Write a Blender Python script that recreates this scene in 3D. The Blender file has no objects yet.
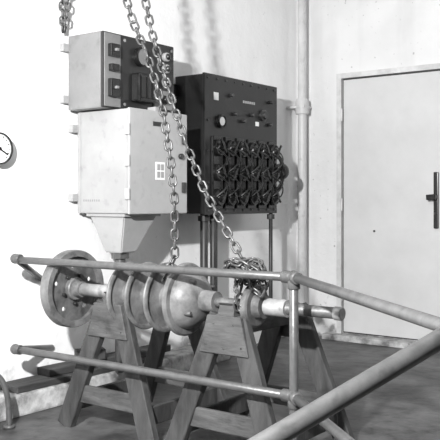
import bpy, bmesh, math, random
from mathutils import Vector, Matrix
random.seed(4)
S = bpy.context.scene
COL = S.collection
S.view_settings.view_transform = 'Standard'
S.view_settings.look = 'None'

# ---------------------------------------------------------------- materials
def mat(name, c1, c2=None, rough=0.6, metal=0.0, scale=6.0, bump=0.0, bscale=40.0, stretch=(1,1,1), lo=0.35, hi=0.65, detail=8, grime=0.0, gscale=18):
    m = bpy.data.materials.new(name); m.use_nodes = True
    nt = m.node_tree; b = nt.nodes['Principled BSDF']
    b.inputs['Roughness'].default_value = rough
    b.inputs['Metallic'].default_value = metal
    if c2 is None: c2 = c1*0.8
    tc = nt.nodes.new('ShaderNodeTexCoord'); mp = nt.nodes.new('ShaderNodeMapping')
    mp.inputs['Scale'].default_value = stretch
    nt.links.new(tc.outputs['Object'], mp.inputs['Vector'])
    n = nt.nodes.new('ShaderNodeTexNoise'); n.inputs['Scale'].default_value = scale
    n.inputs['Detail'].default_value = detail; n.inputs['Roughness'].default_value = 0.65
    nt.links.new(mp.outputs[0], n.inputs['Vector'])
    r = nt.nodes.new('ShaderNodeValToRGB')
    r.color_ramp.elements[0].position = lo; r.color_ramp.elements[1].position = hi
    r.color_ramp.elements[0].color = (c2, c2, c2, 1); r.color_ramp.elements[1].color = (c1, c1, c1, 1)
    nt.links.new(n.outputs['Fac'], r.inputs[0])
    out = r.outputs[0]
    if grime > 0:
        g = nt.nodes.new('ShaderNodeTexNoise'); g.inputs['Scale'].default_value = gscale; g.inputs['Detail'].default_value = 12
        nt.links.new(tc.outputs['Object'], g.inputs['Vector'])
        mr = nt.nodes.new('ShaderNodeMapRange'); mr.inputs['From Min'].default_value = 0.32; mr.inputs['From Max'].default_value = 0.42
        mr.inputs['To Min'].default_value = 1-grime; mr.inputs['To Max'].default_value = 1.0
        nt.links.new(g.outputs['Fac'], mr.inputs['Value'])
        vm = nt.nodes.new('ShaderNodeVectorMath'); vm.operation = 'MULTIPLY'
        nt.links.new(out, vm.inputs[0]); nt.links.new(mr.outputs['Result'], vm.inputs[1]); out = vm.outputs[0]
    nt.links.new(out, b.inputs['Base Color'])
    if bump > 0:
        n2 = nt.nodes.new('ShaderNodeTexNoise'); n2.inputs['Scale'].default_value = bscale
        n2.inputs['Detail'].default_value = 6
        nt.links.new(mp.outputs[0], n2.inputs['Vector'])
        bp = nt.nodes.new('ShaderNodeBump'); bp.inputs['Strength'].default_value = bump
        bp.inputs['Distance'].default_value = 0.01
        nt.links.new(n2.outputs['Fac'], bp.inputs['Height']); nt.links.new(bp.outputs[0], b.inputs['Normal'])
    return m

def wall_mat(name, base, stain, seed, low=0.35, streak=0.9, big=0.92, bumpd=0.008):
    m = bpy.data.materials.new(name); m.use_nodes = True
    nt = m.node_tree; L = nt.links; b = nt.nodes['Principled BSDF']; b.inputs['Roughness'].default_value = 0.55
    tc = nt.nodes.new('ShaderNodeTexCoord')
    mp = nt.nodes.new('ShaderNodeMapping'); mp.inputs['Location'].default_value = (seed, seed*2, seed)
    L.new(tc.outputs['Object'], mp.inputs[0])
    def noise(sc, det, st=None):
        n = nt.nodes.new('ShaderNodeTexNoise'); n.inputs['Scale'].default_value = sc; n.inputs['Detail'].default_value = det
        if st:
            q = nt.nodes.new('ShaderNodeMapping'); q.inputs['Scale'].default_value = st
            L.new(mp.outputs[0], q.inputs[0]); L.new(q.outputs[0], n.inputs['Vector'])
        else: L.new(mp.outputs[0], n.inputs['Vector'])
        return n
    def ramp(src, p0, p1, v0, v1):
        r = nt.nodes.new('ShaderNodeMapRange'); r.inputs['From Min'].default_value = p0; r.inputs['From Max'].default_value = p1
        r.inputs['To Min'].default_value = v0; r.inputs['To Max'].default_value = v1
        L.new(src, r.inputs['Value']); return r.outputs['Result']
    def mul(a, c):
        k = nt.nodes.new('ShaderNodeMath'); k.operation = 'MULTIPLY'; L.new(a, k.inputs[0]); L.new(c, k.inputs[1]); return k.outputs[0]
    a1 = ramp(noise(3.0, 10).outputs['Fac'], 0.35, 0.62, big, 1.0)
    a2 = ramp(noise(32, 12).outputs['Fac'], 0.27, 0.32, stain, 1.0)
    a3 = ramp(noise(6, 8, (1, 1, 0.12)).outputs['Fac'], 0.32, 0.5, streak, 1.0)
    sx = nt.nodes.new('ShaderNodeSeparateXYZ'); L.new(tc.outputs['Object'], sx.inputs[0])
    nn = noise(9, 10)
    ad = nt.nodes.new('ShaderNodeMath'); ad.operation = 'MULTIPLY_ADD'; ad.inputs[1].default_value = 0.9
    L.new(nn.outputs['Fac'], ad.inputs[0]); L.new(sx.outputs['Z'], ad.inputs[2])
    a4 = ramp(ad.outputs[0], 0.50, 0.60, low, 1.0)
    v = mul(mul(a1, a2), mul(a3, a4))
    bs = nt.nodes.new('ShaderNodeMath'); bs.operation = 'MULTIPLY'; bs.inputs[1].default_value = base; L.new(v, bs.inputs[0])
    cc = nt.nodes.new('ShaderNodeCombineColor')
    for i in range(3): L.new(bs.outputs[0], cc.inputs[i])
    L.new(cc.outputs[0], b.inputs['Base Color'])
    bp = nt.nodes.new('ShaderNodeBump'); bp.inputs['Strength'].default_value = 0.5; bp.inputs['Distance'].default_value = bumpd
    hb = noise(18, 7)
    L.new(hb.outputs['Fac'], bp.inputs['Height']); L.new(bp.outputs[0], b.inputs['Normal'])
    return m

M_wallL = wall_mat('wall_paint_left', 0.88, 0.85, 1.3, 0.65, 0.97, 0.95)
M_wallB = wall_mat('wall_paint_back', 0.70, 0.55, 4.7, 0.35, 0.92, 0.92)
M_floor = mat('worn_floor', 0.13, 0.025, 0.5, scale=3.0, bump=0.5, bscale=14, lo=0.38, hi=0.7, grime=0.3, gscale=12)
M_curb = mat('curb_paint', 0.55, 0.14, 0.8, scale=9, bump=0.5)
M_ceil = mat('ceiling_paint', 0.6, 0.5)
M_door = mat('door_paint', 0.58, 0.52, 0.42, scale=3, bump=0.04)
M_frame = mat('frame_paint', 0.62, 0.45, 0.5, scale=9, bump=0.1)
M_groove = mat('dark_gap', 0.05, 0.03)
M_grey = mat('enclosure_grey', 0.36, 0.30, 0.45, scale=3.5, bump=0.03, grime=0.12)
M_grey2 = mat('enclosure_door_grey', 0.42, 0.35, 0.42, scale=3.5, bump=0.03, grime=0.1)
M_greyd = mat('switchbox_grey', 0.22, 0.17, 0.4, scale=4, grime=0.15)
M_black = mat('black_paint', 0.012, 0.007, 0.35, scale=6, bump=0.06)
M_dark = mat('dark_panel', 0.02, 0.012, 0.4, scale=6)
M_gloss = mat('bakelite', 0.014, 0.009, 0.22)
M_strap = mat('blackened_strap', 0.05, 0.025, 0.28, 0.5, scale=15)
M_steeldark = mat('dark_steel', 0.10, 0.05, 0.3, 0.7, scale=15)
M_steel = mat('worn_steel', 0.40, 0.20, 0.45, 0.4, scale=12, bump=0.1, grime=0.4)
M_shaft = mat('shaft_steel', 0.17, 0.05, 0.5, 0.3, scale=14, bump=0.2)
M_iron = mat('cast_iron', 0.14, 0.05, 0.55, 0.1, scale=12, bump=0.25, grime=0.35)
M_ironl = mat('cast_iron_light', 0.20, 0.075, 0.48, 0.1, scale=10, bump=0.15, grime=0.3)
M_chain = mat('chain_steel', 0.13, 0.04, 0.35, 0.45, scale=20)
M_rail = mat('rail_paint', 0.10, 0.07, 0.36, 0.15, scale=20, bump=0.12, grime=0.25, gscale=25)
M_pipe = mat('pipe_white', 0.60, 0.48, 0.45, scale=5, grime=0.15)
M_cond = mat('conduit_dark', 0.04, 0.02, 0.45)
M_wood = mat('old_wood', 0.060, 0.022, 0.75, scale=4, bump=0.5, bscale=12, stretch=(4, 4, 0.8), grime=0.4, gscale=10)
M_wood2 = mat('old_wood_top', 0.085, 0.032, 0.75, scale=4, bump=0.5, bscale=12, stretch=(1, 1, 4), grime=0.4, gscale=10)
M_woodd = mat('dark_wood', 0.06, 0.02, 0.8, scale=5, bump=0.4, bscale=12, stretch=(4, 0.6, 4))
M_white = mat('white_enamel', 0.85, 0.8, 0.4)

# ---------------------------------------------------------------- helpers
def group(name, loc=(0, 0, 0)):
    e = bpy.data.objects.new(name, None); e.empty_display_size = 0.1
    COL.objects.link(e); return e
def add(name, me, m, parent=None, smooth=False):
    me.materials.append(m)
    if smooth:
        for p in me.polygons: p.use_smooth = True
    o = bpy.data.objects.new(name, me); COL.objects.link(o)
    if parent: o.parent = parent
    return o
def fix(bm):
    bmesh.ops.recalc_face_normals(bm, faces=bm.faces)
def box(name, x0, x1, y0, y1, z0, z1, m, parent=None, bev=0.004):
    bm = bmesh.new(); bmesh.ops.create_cube(bm, size=1)
    for v in bm.verts:
        v.co = Vector((x0 if v.co.x < 0 else x1, y0 if v.co.y < 0 else y1, z0 if v.co.z < 0 else z1))
    if bev: bmesh.ops.bevel(bm, geom=bm.edges[:], offset=bev, segments=2, affect='EDGES', profile=0.6)
    fix(bm)
    me = bpy.data.meshes.new(name); bm.to_mesh(me); bm.free()
    return add(name, me, m, parent)
def prism(name, pts, d, m, parent=None, bev=0.003):
    bm = bmesh.new(); vs = [bm.verts.new(p) for p in pts]
    f = bm.faces.new(vs); r = bmesh.ops.extrude_face_region(bm, geom=[f])
    for g in r['geom']:
        if isinstance(g, bmesh.types.BMVert): g.co += Vector(d)
    fix(bm)
    if bev: bmesh.ops.bevel(bm, geom=bm.edges[:], offset=bev, segments=1, affect='EDGES')
    me = bpy.data.meshes.new(name); bm.to_mesh(me); bm.free()
    return add(name, me, m, parent)
def frame_of(t):
    t = t.normalized(); up = Vector((0, 0, 1)) if abs(t.z) < 0.9 else Vector((0, 1, 0))
    a = t.cross(up).normalized(); b = a.cross(t).normalized(); return t, a, b
def beam(name, p0, p1, w, th, wdir, m, parent=None, bev=0.004):
    p0 = Vector(p0); p1 = Vector(p1); t = (p1-p0).normalized()
    a = Vector(wdir); a = (a - t*a.dot(t)).normalized(); b = t.cross(a)
    pts = [p0 + a*w/2*s + b*th/2*q for s, q in ((-1, -1), (1, -1), (1, 1), (-1, 1))]
    return prism(name, pts, p1-p0, m, parent, bev)
def rod(name, p0, p1, r, m, parent=None, r2=None, seg=28):
    p0 = Vector(p0); p1 = Vector(p1); t, a, b = frame_of(p1-p0); r2 = r if r2 is None else r2
    bm = bmesh.new(); R = []
    ch = min(r, r2)*0.12
    L = (p1-p0).length
    for d, rr in ((0, r-ch), (ch, r), (L-ch, r2), (L, r2-ch)):
        R.append([bm.verts.new(p0 + t*d + (a*math.cos(k*2*math.pi/seg) + b*math.sin(k*2*math.pi/seg))*rr) for k in range(seg)])
    for i in range(3):
        for k in range(seg): bm.faces.new((R[i][k], R[i][(k+1) % seg], R[i+1][(k+1) % seg], R[i+1][k]))
    bm.faces.new(R[0]); bm.faces.new(R[3]); fix(bm)
    for f in bm.faces: f.smooth = len(f.verts) == 4
    me = bpy.data.meshes.new(name); bm.to_mesh(me); bm.free()
    return add(name, me, m, parent)
def tube(name, pts, r, m, parent=None, cyc=False, bevres=5, smoothpath=False):
    cu = bpy.data.curves.new(name+'_c', 'CURVE'); cu.dimensions = '3D'
    cu.bevel_depth = r; cu.bevel_resolution = bevres; cu.use_fill_caps = True
    if smoothpath:
        sp = cu.splines.new('NURBS'); sp.points.add(len(pts)-1); sp.order_u = 4; sp.use_endpoint_u = True; cu.resolution_u = 8
    else:
        sp = cu.splines.new('POLY'); sp.points.add(len(pts)-1)
    for i, p in enumerate(pts): sp.points[i].co = (*p, 1)
    sp.use_cyclic_u = cyc
    o = bpy.data.objects.new(name+'_tmp', cu); COL.objects.link(o)
    dg = bpy.context.evaluated_depsgraph_get(); dg.update()
    me = bpy.data.meshes.new_from_object(o.evaluated_get(dg)); bpy.data.objects.remove(o)
    me.name = name; me.materials.clear()
    return add(name, me, m, parent, True)
def lathe(name, prof, c, m, parent=None, axis='X', seg=72, smooth=True):
    bm = bmesh.new(); R = []
    def P(d, r, k):
        q = 2*math.pi*k/seg; u, v = r*math.cos(q), r*math.sin(q)
        if axis == 'X': return Vector((c[0]+d, c[1]+u, c[2]+v))
        if axis == 'Y': return Vector((c[0]+u, c[1]+d, c[2]+v))
        return Vector((c[0]+u, c[1]+v, c[2]+d))
    for d, r in prof: R.append([bm.verts.new(P(d, max(r, 1e-4), k)) for k in range(seg)])
    for i in range(len(R)-1):
        for k in range(seg): bm.faces.new((R[i][k], R[i][(k+1) % seg], R[i+1][(k+1) % seg], R[i+1][k]))
    if (Vector(prof[0]) - Vector(prof[-1])).length > 1e-6:
        bm.faces.new(R[0]); bm.faces.new(R[-1])
    else:
        bmesh.ops.remove_doubles(bm, verts=bm.verts, dist=1e-6)
    fix(bm)
    me = bpy.data.meshes.new(name); bm.to_mesh(me); bm.free()
    o = add(name, me, m, parent, smooth)
    try: me.set_sharp_from_angle(angle=math.radians(32))
    except Exception: pass
    return o
def chain(name, paths, m, parent=None, wire=0.0052, L=0.050, W=0.031, pitch=0.040):
    bm = bmesh.new(); NS, NT = 20, 8
    base = []
    rr = W/2; st = L/2-rr
    for i in range(NS):
        q = 2*math.pi*i/NS
        x = math.cos(q)*rr + (st if math.cos(q) > 0 else -st); y = math.sin(q)*rr
        base.append((x, y, Vector((math.cos(q), math.sin(q)))))
    for pts in paths:
        pts = [Vector(p) for p in pts]
        seg = [(pts[i+1]-pts[i]).length for i in range(len(pts)-1)]; tot = sum(seg); n = int(tot/pitch)
        for j in range(n):
            d = (j+0.5)*pitch; i = 0
            while i < len(seg)-1 and d > seg[i]: d -= seg[i]; i += 1
            pos = pts[i].lerp(pts[i+1], d/seg[i]); t, a, b = frame_of(pts[i+1]-pts[i])
            ang = math.pi/4 + (math.pi/2 if j % 2 else 0) + random.uniform(-.15, .15)
            u = a*math.cos(ang) + b*math.sin(ang); w = t.cross(u)
            rings = []
            for (x, y, nrm) in base:
                o = pos + t*x + u*y; rn = t*nrm.x + u*nrm.y
                rings.append([bm.verts.new(o + (rn*math.cos(2*math.pi*k/NT) + w*math.sin(2*math.pi*k/NT))*wire) for k in range(NT)])
            for p in range(NS):
                A = rings[p]; B = rings[(p+1) % NS]
                for k in range(NT): bm.faces.new((A[k], A[(k+1) % NT], B[(k+1) % NT], B[k]))
    fix(bm)
    me = bpy.data.meshes.new(name); bm.to_mesh(me); bm.free()
    return add(name, me, m, parent, True)
def sphere(name, c, r, m, parent=None, sc=(1, 1, 1)):
    bm = bmesh.new(); bmesh.ops.create_uvsphere(bm, u_segments=24, v_segments=14, radius=r)
    for v in bm.verts: v.co = Vector((v.co.x*sc[0]+c[0], v.co.y*sc[1]+c[1], v.co.z*sc[2]+c[2]))
    me = bpy.data.meshes.new(name); bm.to_mesh(me); bm.free()
    return add(name, me, m, parent, True)

# ---------------------------------------------------------------- room
H = 2.95
box('floor', -0.15, 5.0, -7.5, 0.15, -0.1, 0, M_floor, bev=0)
box('wall_left', -0.15, 0, -7.5, 0, 0, H, M_wallL, bev=0)
box('wall_back', -0.15, 5.0, 0, 0.15, 0, H, M_wallB, bev=0)
box('ceiling', -0.15, 5.0, -7.5, 0.15, H, H+0.1, M_ceil, bev=0)
box('baseboard_left', 0, 0.20, -7.4, -1.2, 0, 0.11, M_curb, bev=0.012)

# door
d = group('door_1')
box('frame_left', 0.385, 0.425, -0.045, 0.001, 0, 2.035, M_frame, d, 0.002)
box('frame_right', 1.335, 1.375, -0.045, 0.001, 0, 2.035, M_frame, d, 0.002)
box('frame_head', 0.385, 1.375, -0.045, 0.001, 2.035, 2.075, M_frame, d, 0.002)
box('gap', 0.425, 1.335, -0.006, 0, 0.05, 2.035, M_groove, d, 0)
box('leaf', 0.437, 1.325, -0.024, -0.004, 0.060, 2.023, M_door, d, 0.003)
box('sill', 0.30, 1.42, -0.13, 0, 0, 0.045, M_curb, d, 0.008)
for z in (0.35, 1.05, 1.75):
    rod('hinge', (0.428, -0.04, z-0.05), (0.428, -0.04, z+0.05), 0.009, M_frame, d)
box('latch_plate', 1.175, 1.21, -0.045, -0.024, 0.88, 1.29, M_gloss, d, 0.006)
rod('handle_hub', (1.192, -0.09, 1.11), (1.192, -0.045, 1.11), 0.018, M_gloss, d)
beam('handle_lever', (1.21, -0.09, 1.11), (1.14, -0.09, 1.105), 0.04, 0.02, (0, 0, 1), M_gloss, d)
rod('lock_cylinder', (1.192, -0.055, 0.99), (1.192, -0.045, 0.99), 0.010, M_steeldark, d)
rod('small_bolt', (0.70, -0.034, 0.85), (0.70, -0.024, 0.85), 0.008, M_groove, d)

# corner pipe
g = group('corner_standpipe')
cx, cy = 0.12, -0.12
rod('pipe_body', (cx, cy, 0.2), (cx, cy, H), 0.036, M_pipe, g)
lathe('coupling', [(1.77, .036), (1.77, .052), (1.80, .056), (1.86, .056), (1.89, .048), (1.89, .036)], (cx, cy, 0), M_pipe, g, 'Z', 32)
lathe('flared_foot', [(0.0, .11), (0.02, .112), (0.08, .09), (0.17, .06), (0.25, .05), (0.26, .037)], (cx+0.02, cy-0.02, 0), M_pipe, g, 'Z', 32)
box('wall_clamp', 0.0, 0.165, -0.17, -0.06, 1.815, 1.835, M_frame, g)

# gauge
g = group('pressure_gauge')
gy, gz = -3.02, 1.35
rod('gauge_stem', (0, gy, gz), (0.02, gy, gz), 0.03, M_gloss, g)
lathe('gauge_case', [(0, .07), (0.045, .080), (0.062, .083), (0.066, .081), (0.066, .074), (0.055, .073)], (0, gy, gz), M_gloss, g, 'X')
lathe('dial', [(0.05, .074), (0.057, .0735)], (0, gy, gz), M_white, g, 'X')
beam('needle', (0.060, gy-0.03, gz+0.015), (0.060, gy+0.052, gz-0.03), 0.008, 0.002, (0, 0.4, 1), M_gloss, g, 0)
rod('needle_hub', (0.057, gy, gz), (0.066, gy, gz), 0.009, M_gloss, g)
for k in range(13):
    q = math.radians(-45 + k*22.5)
    c, s = math.cos(q), math.sin(q)
    beam('tick', (0.0585, gy+c*.055, gz+s*.055), (0.0585, gy+c*.068, gz+s*.068), 0.004, 0.001, (0, -s, c), M_gloss, g, 0)

# ---------------------------------------------------------------- grey enclosure
g = group('electrical_enclosure')
X0, X1, Y0, Y1, Z0, Z1 = 0.03, 0.437, -2.457, -1.971, 1.013, 1.583
box('body', X0, X1-0.022, Y0, Y1, Z0, Z1, M_grey, g, 0.006)
box('door_panel', X1-0.018, X1, Y0-0.004, Y1+0.004, Z0-0.004, Z1+0.004, M_grey2, g, 0.007)
box('rear_flange', X0+0.02, X0+0.03, Y0-0.003, Y0, Z0, Z1, M_grey, g, 0.001)
for z in (1.10, 1.49):
    box('mount_tab', 0.0, 0.04, Y0-0.045, Y0+0.01, z-0.022, z+0.022, M_grey, g, 0.004)
    box('mount_tab', 0.0, 0.04, Y1-0.01, Y1+0.045, z-0.022, z+0.022, M_grey, g, 0.004)
for z in (1.12, 1.30, 1.47):
    box('hinge_knuckle', X1-0.03, X1+0.006, Y0-0.014, Y0-0.004, z-0.03, z+0.03, M_grey2, g, 0.003)
for z in (1.16, 1.44):
    box('latch', X1, X1+0.016, Y1-0.05, Y1-0.02, z-0.03, z+0.03, M_steeldark, g, 0.004)
box('name_label', X1, X1+0.002, -2.25, -2.17, 1.20, 1.30, M_white, g, 0.0005)
for yy in (-2.238, -2.206):
    for zz in (1.212, 1.254):
        box('label_print', X1+0.002, X1+0.003, yy, yy+0.026, zz, zz+0.034, M_grey, g, 0)
box('danger_tag', X1, X1+0.002, -2.27, -2.20, 1.50, 1.525, M_dark, g, 0.0005)
for k in range(8):
    box('stencil_mark', X0+0.05+k*0.017, X0+0.058+k*0.017, Y0-0.0008, Y0+0.001, 1.078, 1.090, M_greyd, g, 0)
rod('lock_knob', (X1, -2.035, 1.34), (X1+0.02, -2.035, 1.34), 0.016, M_steeldark, g)
box('top_lug', X1-0.06, X1, -2.25, -2.2, Z1, Z1+0.025, M_grey, g, 0.003)
def frustum(name, a, b, m, parent):
    bm = bmesh.new()
    def ring(q): x0, x1, y0, y1, z = q; return [bm.verts.new(p) for p in ((x0, y0, z), (x1, y0, z), (x1, y1, z), (x0, y1, z))]
    A, B = ring(a), ring(b)
    for k in range(4): bm.faces.new((A[k], A[(k+1) % 4], B[(k+1) % 4], B[k]))
    bm.faces.new(A); bm.faces.new(B); fix(bm)
    bmesh.ops.bevel(bm, geom=bm.edges[:], offset=0.006, segments=2, affect='EDGES')
    me = bpy.data.meshes.new(name); bm.to_mesh(me); bm.free(); return add(name, me, m, parent)
frustum('cable_hopper', (0.10, 0.37, -2.43, -2.16, 1.0), (0.16, 0.29, -2.37, -2.25, 0.79), M_grey2, g)
box('hopper_flange', 0.09, 0.385, -2.445, -2.145, 0.995, 1.012, M_grey, g, 0.003)
rod('hopper_conduit', (0.225, -2.31, 0.11), (0.225, -2.31, 0.80), 0.03, M_rail, g)
lathe('conduit_collar', [(0.755, .031), (0.755, .05), (0.79, .05), (0.79, .031)], (0.225, -2.31, 0), M_rail, g, 'Z', 8, False)

# ---------------------------------------------------------------- upper switch box
g = group('motor_starter_box')
X0, X1, Y0, Y1, Z0, Z1 = 0.03, 0.304, -2.526, -1.93, 1.59, 2.006
box('case', X0, X1-0.02, Y0, Y1, Z0, Z1, M_greyd, g, 0.006)
box('front_cover', X1-0.02, X1, Y0, Y1, Z0, Z1, M_dark, g, 0.008)
box('breaker_panel', X1-0.002, X1+0.006, Y0+0.006, -2.395, Z0+0.008, Z1-0.008, M_greyd, g, 0.003)
for z in (1.65, 1.94): box('mount_tab', 0.0, 0.035, Y0-0.04, Y0+0.01, z-0.022, z+0.022, M_grey, g, 0.004)
for z, h in ((1.905, 0.035), (1.70, 0.05)):
    box('breaker', X1, X1+0.035, -2.495, -2.425, z-h, z+h, M_gloss, g, 0.006)
    box('breaker_toggle', X1+0.035, X1+0.055, -2.475, -2.455, z-0.008, z+0.008, M_greyd, g, 0.004)
box('breaker', X1, X1+0.035, -2.49, -2.43, 1.79, 1.83, M_gloss, g, 0.006)
lathe('meter_ring', [(0, .0), (0, .055), (.03, .055), (.034, .048), (.026, .046), (.026, 0)], (X1, -2.235, 1.90), M_gloss, g, 'X', 40)
lathe('meter_face', [(.024, 0), (.0275, .0455)], (X1, -2.235, 1.90), M_greyd, g, 'X', 40)
box('relay_block', X1, X1+0.07, -2.31, -2.16, 1.64, 1.80, M_gloss, g, 0.01)
for k in range(3):
    box('relay_fin', X1+0.07, X1+0.08, -2.295+k*0.045, -2.27+k*0.045, 1.66, 1.78, M_dark, g, 0.002)
for z in (1.93, 1.86, 1.78):
    rod('indicator_bezel', (X1, -2.02, z), (X1+0.03, -2.02, z), 0.026, M_grey, g)
    sphere('indicator_lens', (X1+0.03, -2.02, z), 0.018, M_steeldark, g)
box('switch_plate', X1, X1+0.012, -2.12, -1.955, 1.62, 1.73, M_greyd, g, 0.003)
rod('rotary_knob', (X1+0.012, -2.04, 1.675), (X1+0.045, -2.04, 1.675), 0.028, M_gloss, g, 0.022)
for z in (Z0+.03, Z1-.03):
    for y in (-2.36, -1.955): rod('cover_screw', (X1, y, z), (X1+0.006, y, z), 0.009, M_steel, g)

# ---------------------------------------------------------------- black controller cabinet
g = group('elevator_controller_cabinet')
X0, X1, Y0, Y1, Z0, Z1 = 0.03, 0.279, -1.591, -0.746, 0.998, 1.895
box('case', X0, X1-0.02, Y0, Y1, Z0, Z1, M_black, g, 0.006)
box('slate_front', X1-0.02, X1, Y0-0.006, Y1+0.006, Z0-0.006, Z1+0.006, M_black, g, 0.006)
for z in (1.10, 1.80): box('wall_lug', 0.0, 0.06, Y0-0.04, Y0+0.01, z-0.04, z+0.04, M_black, g, 0.004)
for k in range(9):
    y = Y0+0.03+k*(Y1-Y0-0.06)/8
    for z in (Z1-0.022, Z0+0.022): rod('edge_bolt', (X1, y, z), (X1+0.007, y, z), 0.008, M_steeldark, g)
for z in (1.2, 1.4, 1.6): rod('edge_bolt', (X1, Y0+0.03, z), (X1+0.007, Y0+0.03, z), 0.008, M_steeldark, g)
lathe('dial_bezel', [(0, 0), (0, .045), (.02, .045), (.024, .038), (.018, 0.036), (.018, 0)], (X1, -1.432, 1.60), M_gloss, g, 'X', 40)
lathe('dial_face', [(.018, 0), (.0195, .028)], (X1, -1.432, 1.60), M_white, g, 'X', 32)
box('rating_plate', X1, X1+0.003, -1.50, -1.45, 1.735, 1.785, M_white, g, 0.001)
for k in range(6): box('nameplate_letter', X1, X1+0.004, -1.17+k*0.025, -1.155+k*0.025, 1.745, 1.762, M_grey, g, 0)
lathe('push_button', [(0, 0), (0, .04), (.015, .04), (.02, .03), (.035, .026), (.035, 0)], (X1, -0.93, 1.68), M_steeldark, g, 'X', 32)
box('tag', X1, X1+0.003, -1.02, -0.98, 1.60, 1.63, M_white, g, 0.001)
for (y, z) in ((-1.28, 1.66), (-1.18, 1.62), (-1.08, 1.67), (-0.85, 1.62), (-1.32, 1.78), (-0.84, 1.78)):
    rod('terminal_stud', (X1, y, z), (X1+0.03, y, z), 0.012, M_steeldark, g)
# rows of rotary switch discs, each bridged by a bowed strap
ncol = 6
for k in range(ncol):
    y = -1.48 + k*0.130
    box('contact_base', X1, X1+0.022, y-0.05, y+0.05, 1.03, 1.50, M_gloss, g, 0.004)
    for zc in (1.425, 1.265, 1.105):
        lathe('switch_rotor', [(0, 0), (0, .056), (.022, .056), (.028, .050), (.028, .034), (.036, .030), (.045, .016), (.055, .014), (.055, 0)], (X1+0.02, y, zc), M_gloss, g, 'X', 36)
        a = math.radians(35 if (k + int(zc*10)) % 2 else -35)
        beam('switch_handle', (X1+0.07, y-math.sin(a)*0.045, zc-math.cos(a)*0.045), (X1+0.07, y+math.sin(a)*0.062, zc+math.cos(a)*0.062), 0.016, 0.012, (0, math.cos(a), -math.sin(a)), M_gloss, g, 0.003)
    for sgn in (-1, 1):
        for zc in (1.345, 1.185):
            pts = []
            for i in range(11):
                q = -1 + 2*i/10
                pts.append((X1+0.05+0.05*(1-q*q), y + sgn*q*0.056, zc + q*0.075))
            tube('bow_strap', pts, 0.005, M_strap, g, bevres=3)
tube('operating_handle', [(X1, -0.79, 1.42), (X1+0.06, -0.775, 1.40), (X1+0.08, -0.77, 1.28), (X1+0.06, -0.775, 1.17), (X1, -0.79, 1.15)], 0.014, M_gloss, g, smoothpath=True)
lathe('end_roller', [(-.03, 0), (-.03, .05), (-.01, .06), (.01, .06), (.03, .05), (.03, 0)], (X1+0.05, -0.765, 1.29), M_gloss, g, 'Y', 28)
for (x, y, r) in ((0.20, -1.50, .026), (0.20, -1.40, .022), (0.14, -1.30, .016), (0.25, -0.78, .014)):
    rod('drop_conduit', (x, y, 0.0), (x, y, 1.0), r, M_cond, g)
    lathe('locknut', [(0.95, r), (0.95, r+.014), (0.985, r+.014), (0.985, r)], (x, y, 0), M_cond, g, 'Z', 8, False)

# ---------------------------------------------------------------- shaft with wheel and sheaves
YS = -2.861; ZS = 0.647
g = group('sheave_shaft_assembly')
rod('drive_shaft', (0.40, YS, ZS), (1.90, YS, ZS), 0.023, M_shaft, g)
rod('shaft_end', (1.895, YS, ZS), (1.93, YS, ZS), 0.027, M_steel, g)
rod('light_sleeve', (0.50, YS, ZS), (0.74, YS, ZS), 0.031, M_steel, g)
c = (0.428, YS, ZS)
lathe('wheel_rim', [(-.028, .160), (-.028, .188), (-.02, .192), (.02, .192), (.028, .188), (.028, .160), (-.028, .160)], c, M_ironl, g)
web = lathe('wheel_web', [(-.006, 0), (-.006, .165), (.004, .165), (.004, 0)], c, M_iron, g)
bm = bmesh.new()
for k in range(5):
    q = math.radians(k*72+20)
    mt = Matrix.Translation((c[0], YS+math.cos(q)*.115, ZS+math.sin(q)*.115)) @ Matrix.Rotation(math.pi/2, 4, 'Y')
    bmesh.ops.create_cone(bm, cap_ends=True, segments=28, radius1=.012, radius2=.012, depth=.1, matrix=mt)
cm = bpy.data.meshes.new('cutter'); bm.to_mesh(cm); bm.free()
cut = bpy.data.objects.new('cutter', cm); COL.objects.link(cut)
md = web.modifiers.new('holes', 'BOOLEAN'); md.operation = 'DIFFERENCE'; md.object = cut; md.solver = 'EXACT'
dg = bpy.context.evaluated_depsgraph_get(); dg.update()
nm = bpy.data.meshes.new_from_object(web.evaluated_get(dg))
web.modifiers.clear(); web.data = nm; bpy.data.objects.remove(cut)
for p in nm.polygons: p.use_smooth = False
lathe('wheel_hub', [(-.035, 0), (-.035, .056), (.025, .056), (.03, .052), (.03, .040), (.07, .038), (.07, 0)], c, M_ironl, g)
for k in range(5):
    q = math.radians(k*72+56); cs, sn = math.cos(q), math.sin(q)
    rod('wheel_bolt', (c[0]+.002, YS+cs*.074, ZS+sn*.074), (c[0]+.020, YS+cs*.074, ZS+sn*.074), 0.009, M_steeldark, g)
def sheave(x, R, m):
    lathe('sheave', [(0, .03), (0, R*.55), (.008, R*.62), (.010, R*.93), (.014, R*.985), (.019, R), (.024, R*.985), (.028, R*.94), (.028, R*.88),
                     (.016, R*.84), (.016, R*.50), (.024, R*.38), (.07, R*.30), (.125, R*.30), (.125, .03)], (x, YS, ZS), m, g)
sheave(0.790, .150, M_ironl)
sheave(0.905, .155, M_ironl)
sheave(1.020, .158, M_ironl)
lathe('cone_drum', [(0, .03), (0, .10), (.006, .150), (.014, .162), (.024, .162), (.032, .154), (.034, .132), (.046, .128), (.075, .115), (.10, .092), (.115, .070), (.12, .048), (.19, .044), (.19, .02)],
      (1.135, YS, ZS), M_ironl, g)
for k in range(4):
    q = math.radians(k*90+30); cs, sn = math.cos(q), math.sin(q)
    rod('drum_bolt', (1.215, YS+cs*.10, ZS+sn*.10), (1.245, YS+cs*.095, ZS+sn*.095), 0.010, M_iron, g, seg=6)
lathe('shaft_collar', [(0, .02), (0, .082), (.006, .09), (.03, .09), (.036, .082), (.036, .055), (.07, .05), (.07, .02)], (1.50, YS, ZS), M_iron, g)
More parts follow.
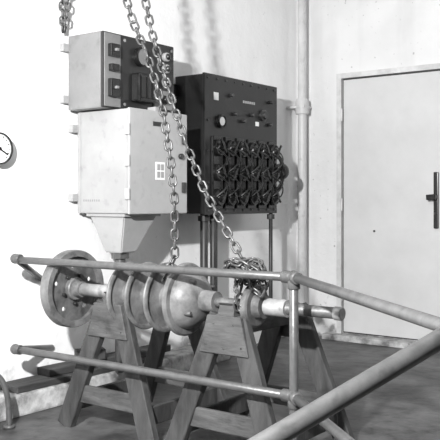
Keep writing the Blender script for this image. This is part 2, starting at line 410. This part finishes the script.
lathe('bearing_sleeve', [(0, .02), (0, .036), (.10, .036), (.10, .02)], (1.58, YS, ZS), M_steel, g, seg=32)

# ---------------------------------------------------------------- sawhorses
def sawhorse(xc, name='sawhorse'):
    g = group(name)
    yn, yf, zt = -2.95, -2.42, 0.612
    box('top_beam', xc-0.045, xc+0.045, yn, yf, zt-0.09, zt, M_wood2, g)
    for y, s in ((yn, 1), (yf, -1)):
        for sx in (-1, 1):
            beam('leg', (xc+sx*0.045, y+s*0.03, zt-0.01), (xc+sx*0.27, y-s*0.015, 0.0), 0.092, 0.04, (1, 0, 0), M_wood, g)
        yy = y - s*0.012
        pts = [(xc-0.085, yy, zt-0.005), (xc+0.085, yy, zt-0.005), (xc+0.125, yy, zt-0.165), (xc-0.125, yy, zt-0.165)]
        prism('gusset', pts, (0, s*0.02, 0), M_wood2, g)
        for a, b in ((-.05, -.04), (.05, -.04), (-.09, -.13), (.09, -.13), (0, -.14)):
            rod('nail_head', (xc+a, yy-s*0.001, zt+b), (xc+a, yy+s*.002, zt+b), .005, M_steeldark, g, seg=10)
        beam('end_brace', (xc-0.235, y, 0.165), (xc+0.235, y, 0.165), 0.085, 0.022, (0, 0, 1), M_wood2, g)
    for sx in (-1, 1):
        beam('side_stretcher', (xc+sx*0.235, yn, 0.115), (xc+sx*0.235, yf, 0.115), 0.085, 0.022, (0, 0, 1), M_wood, g)
    for s in (-1, 1):
        y = YS + s*0.055
        prism('saddle_wedge', [(xc-0.04, y-0.028, zt), (xc-0.04, y+0.028, zt), (xc-0.04, y+s*0.026, zt+0.045), (xc-0.04, y+s*0.01, zt+0.045)], (0.08, 0, 0), M_wood2, g, 0)
    return g
sawhorse(0.760)
sawhorse(1.430)

# ---------------------------------------------------------------- guard rail
g = group('pipe_guardrail')
YR = -3.034; ZT, ZL = 0.795, 0.345; r = 0.0175
P = (1.815, YR); J = (2.745, -3.868)
rod('upper_rail', (0.216, YR, ZT-0.005), (P[0], YR, ZT), r, M_rail, g)
rod('lower_rail', (0.216, YR, ZL), (P[0], YR, ZL), r, M_rail, g)
rod('corner_post', (P[0], YR, 0), (P[0], YR, ZT), r, M_rail, g)
rod('post_flange', (P[0], YR, 0), (P[0], YR, 0.012), 0.055, M_rail, g)
for z in (ZT, ZL):
    sphere('elbow', (P[0], YR, z), 0.027, M_rail, g)
    rod('tee_collar', (P[0]-0.05, YR, z), (P[0], YR, z), 0.024, M_rail, g)
    rod('tee_collar', (P[0], YR, z-0.045), (P[0], YR, z), 0.024, M_rail, g)
    rod('end_fitting', (0.195, YR, z), (0.24, YR, z), 0.024, M_rail, g)
    sphere('end_elbow', (0.20, YR, z), 0.026, M_rail, g)
rod('wall_brace', (0.20, YR, ZT), (0.0, -2.70, 0.66), 0.016, M_rail, g)
rod('wall_brace', (0.20, YR, ZL), (0.0, -2.62, 0.27), 0.016, M_rail, g)
dv = Vector((J[0]-P[0], J[1]-YR, 0)).normalized()
rod('upper_rail_return', (P[0], YR, ZT), (J[0], J[1], ZT), r, M_rail, g)
rod('lower_rail_return', (P[0], YR, ZL), (J[0], J[1], ZL), r, M_rail, g)
for z in (ZT, ZL): rod('tee_collar', (P[0], YR, z), (P[0]+dv.x*.05, YR+dv.y*.05, z), 0.024, M_rail, g)
sphere('elbow', (J[0], J[1], ZT), 0.031, M_rail, g)
rod('end_post', (J[0], J[1], 0), (J[0], J[1], ZT), r, M_rail, g)
Jv = Vector((J[0], J[1], ZT)); B = Vector((2.501, -4.235, 0.60)); dd = B-Jv
E = Jv + dd*2.6
rod('sloping_handrail', Jv, E, 0.0225, M_rail, g)
sphere('elbow', E, 0.03, M_rail, g)
rod('newel_post', (E.x, E.y, 0), E, r, M_rail, g)

# ---------------------------------------------------------------- chains
YC = YS
A = [(.80, 2.90), (.79, 2.35), (.815, 2.03), (.864, 1.905), (.945, 1.754), (1.003, 1.611), (1.046, 1.471), (1.087, 1.267), (1.110, 1.087), (1.112, .84)]
Bp = [(.86, 2.90), (.86, 2.3), (.884, 2.014), (.922, 1.869), (.972, 1.726), (1.055, 1.515), (1.130, 1.332), (1.230, 1.131), (1.349, .958), (1.46, .80)]
g = group('hoist_chain')
pa = [(x, YC-0.03, z) for x, z in A] + [(1.095, YC-.06, .77), (1.092, YC-.10, .72)]
pb = [(x, YC+0.03, z) for x, z in Bp]
chain('hanging_chain', [pa, pb], M_chain, g)
def loop(cx, cy, cz, R, ax, ph, n=26, turns=1.0):
    out = []
    for i in range(n+1):
        q = ph + 2*math.pi*turns*i/n
        out.append((cx + ax*math.sin(q*0.5+ph) + i*0.0006, cy + R*math.cos(q), cz + R*1.1*math.sin(q)))
    return out
paths = [loop(1.455, YC, ZS+.04, .075, .02, .3), loop(1.475, YC, ZS+.055, .085, -.03, 2.3)]
for k in range(5):
    out = []
    for i in range(13):
        q = 2*math.pi*i/12
        out.append((1.49 + (.045+.012*k)*math.cos(q+k), YC + .045*math.sin(q+k)-0.01*k, .770 + 0.010*k + .025*math.sin(2*q+k*1.7)))
    paths.append(out)
paths.append([(1.56, YC-.03, .80), (1.60, YC-.045, .74), (1.58, YC-.05, .70), (1.54, YC-.06, .73), (1.52, YC-.06, .79)])
chain('sling_tangle', paths, M_chain, g)
rod('hook_block', (0.83, YC, 2.86), (0.83, YC, H), 0.05, M_iron, g)

g = group('wall_chain')
chain('chain_links', [[(.045, -2.60, 2.5), (.045, -2.585, 2.2), (.045, -2.58, 1.99)], [(.05, -2.56, 2.5), (.06, -2.55, 2.25), (.045, -2.565, 2.02)]], M_chain, g)
rod('wall_hook', (0, -2.58, 2.5), (0.08, -2.58, 2.5), 0.01, M_iron, g)

# ---------------------------------------------------------------- low clutter on the left
g = group('wooden_planks')
beam('plank', (0.10, -3.00, 0.128), (0.11, -1.9, 0.128), 0.15, 0.035, (1, 0, 0), M_woodd, g)
beam('plank', (0.08, -2.75, 0.166), (0.12, -1.8, 0.166), 0.11, 0.04, (1, 0, 0), M_woodd, g)
beam('block', (0.06, -2.50, 0.216), (0.15, -2.36, 0.216), 0.07, 0.06, (1, 0, 0), M_woodd, g)
g = group('bent_floor_pipe')
tube('pipe_bend', [(0.10, -3.6, 0.30), (0.14, -3.4, 0.30), (0.25, -3.22, 0.29), (0.30, -3.17, 0.22), (0.31, -3.16, 0.10), (0.31, -3.16, 0.0)], 0.014, M_rail, g, smoothpath=True)
rod('pipe_foot', (0.31, -3.16, 0), (0.31, -3.16, 0.015), 0.028, M_rail, g)
rod('pipe_wall_flange', (0.0, -3.6, 0.30), (0.11, -3.6, 0.30), 0.02, M_rail, g)

# ---------------------------------------------------------------- light
def area(name, loc, target, size, power):
    l = bpy.data.lights.new(name, 'AREA'); l.size = size; l.energy = power
    o = bpy.data.objects.new(name, l); COL.objects.link(o); o.location = loc
    o.rotation_euler = (Vector(target)-Vector(loc)).to_track_quat('-Z', 'Y').to_euler(); return o
area('flash_lamp', (2.35, -5.7, 2.0), (0.6, -1.6, 1.3), 0.08, 335)
area('overhead_fill', (2.6, -1.6, 2.9), (2.2, -1.2, 0), 0.8, 9)  # weak downward fill from above the frame, no fixture modelled
w = bpy.data.worlds.new('World'); S.world = w; w.use_nodes = True
w.node_tree.nodes['Background'].inputs[0].default_value = (.9, .9, .9, 1)
w.node_tree.nodes['Background'].inputs[1].default_value = 0.06

# ---------------------------------------------------------------- camera
cam = bpy.data.cameras.new('camera'); co = bpy.data.objects.new('camera', cam); COL.objects.link(co)
co.location = (3.393, -5.628, 1.087); co.rotation_euler = (math.radians(90), 0, math.radians(36.58))
cam.sensor_width = 36; cam.lens = 801/440*36; cam.shift_y = -20/440; cam.clip_start = 0.05
S.camera = co
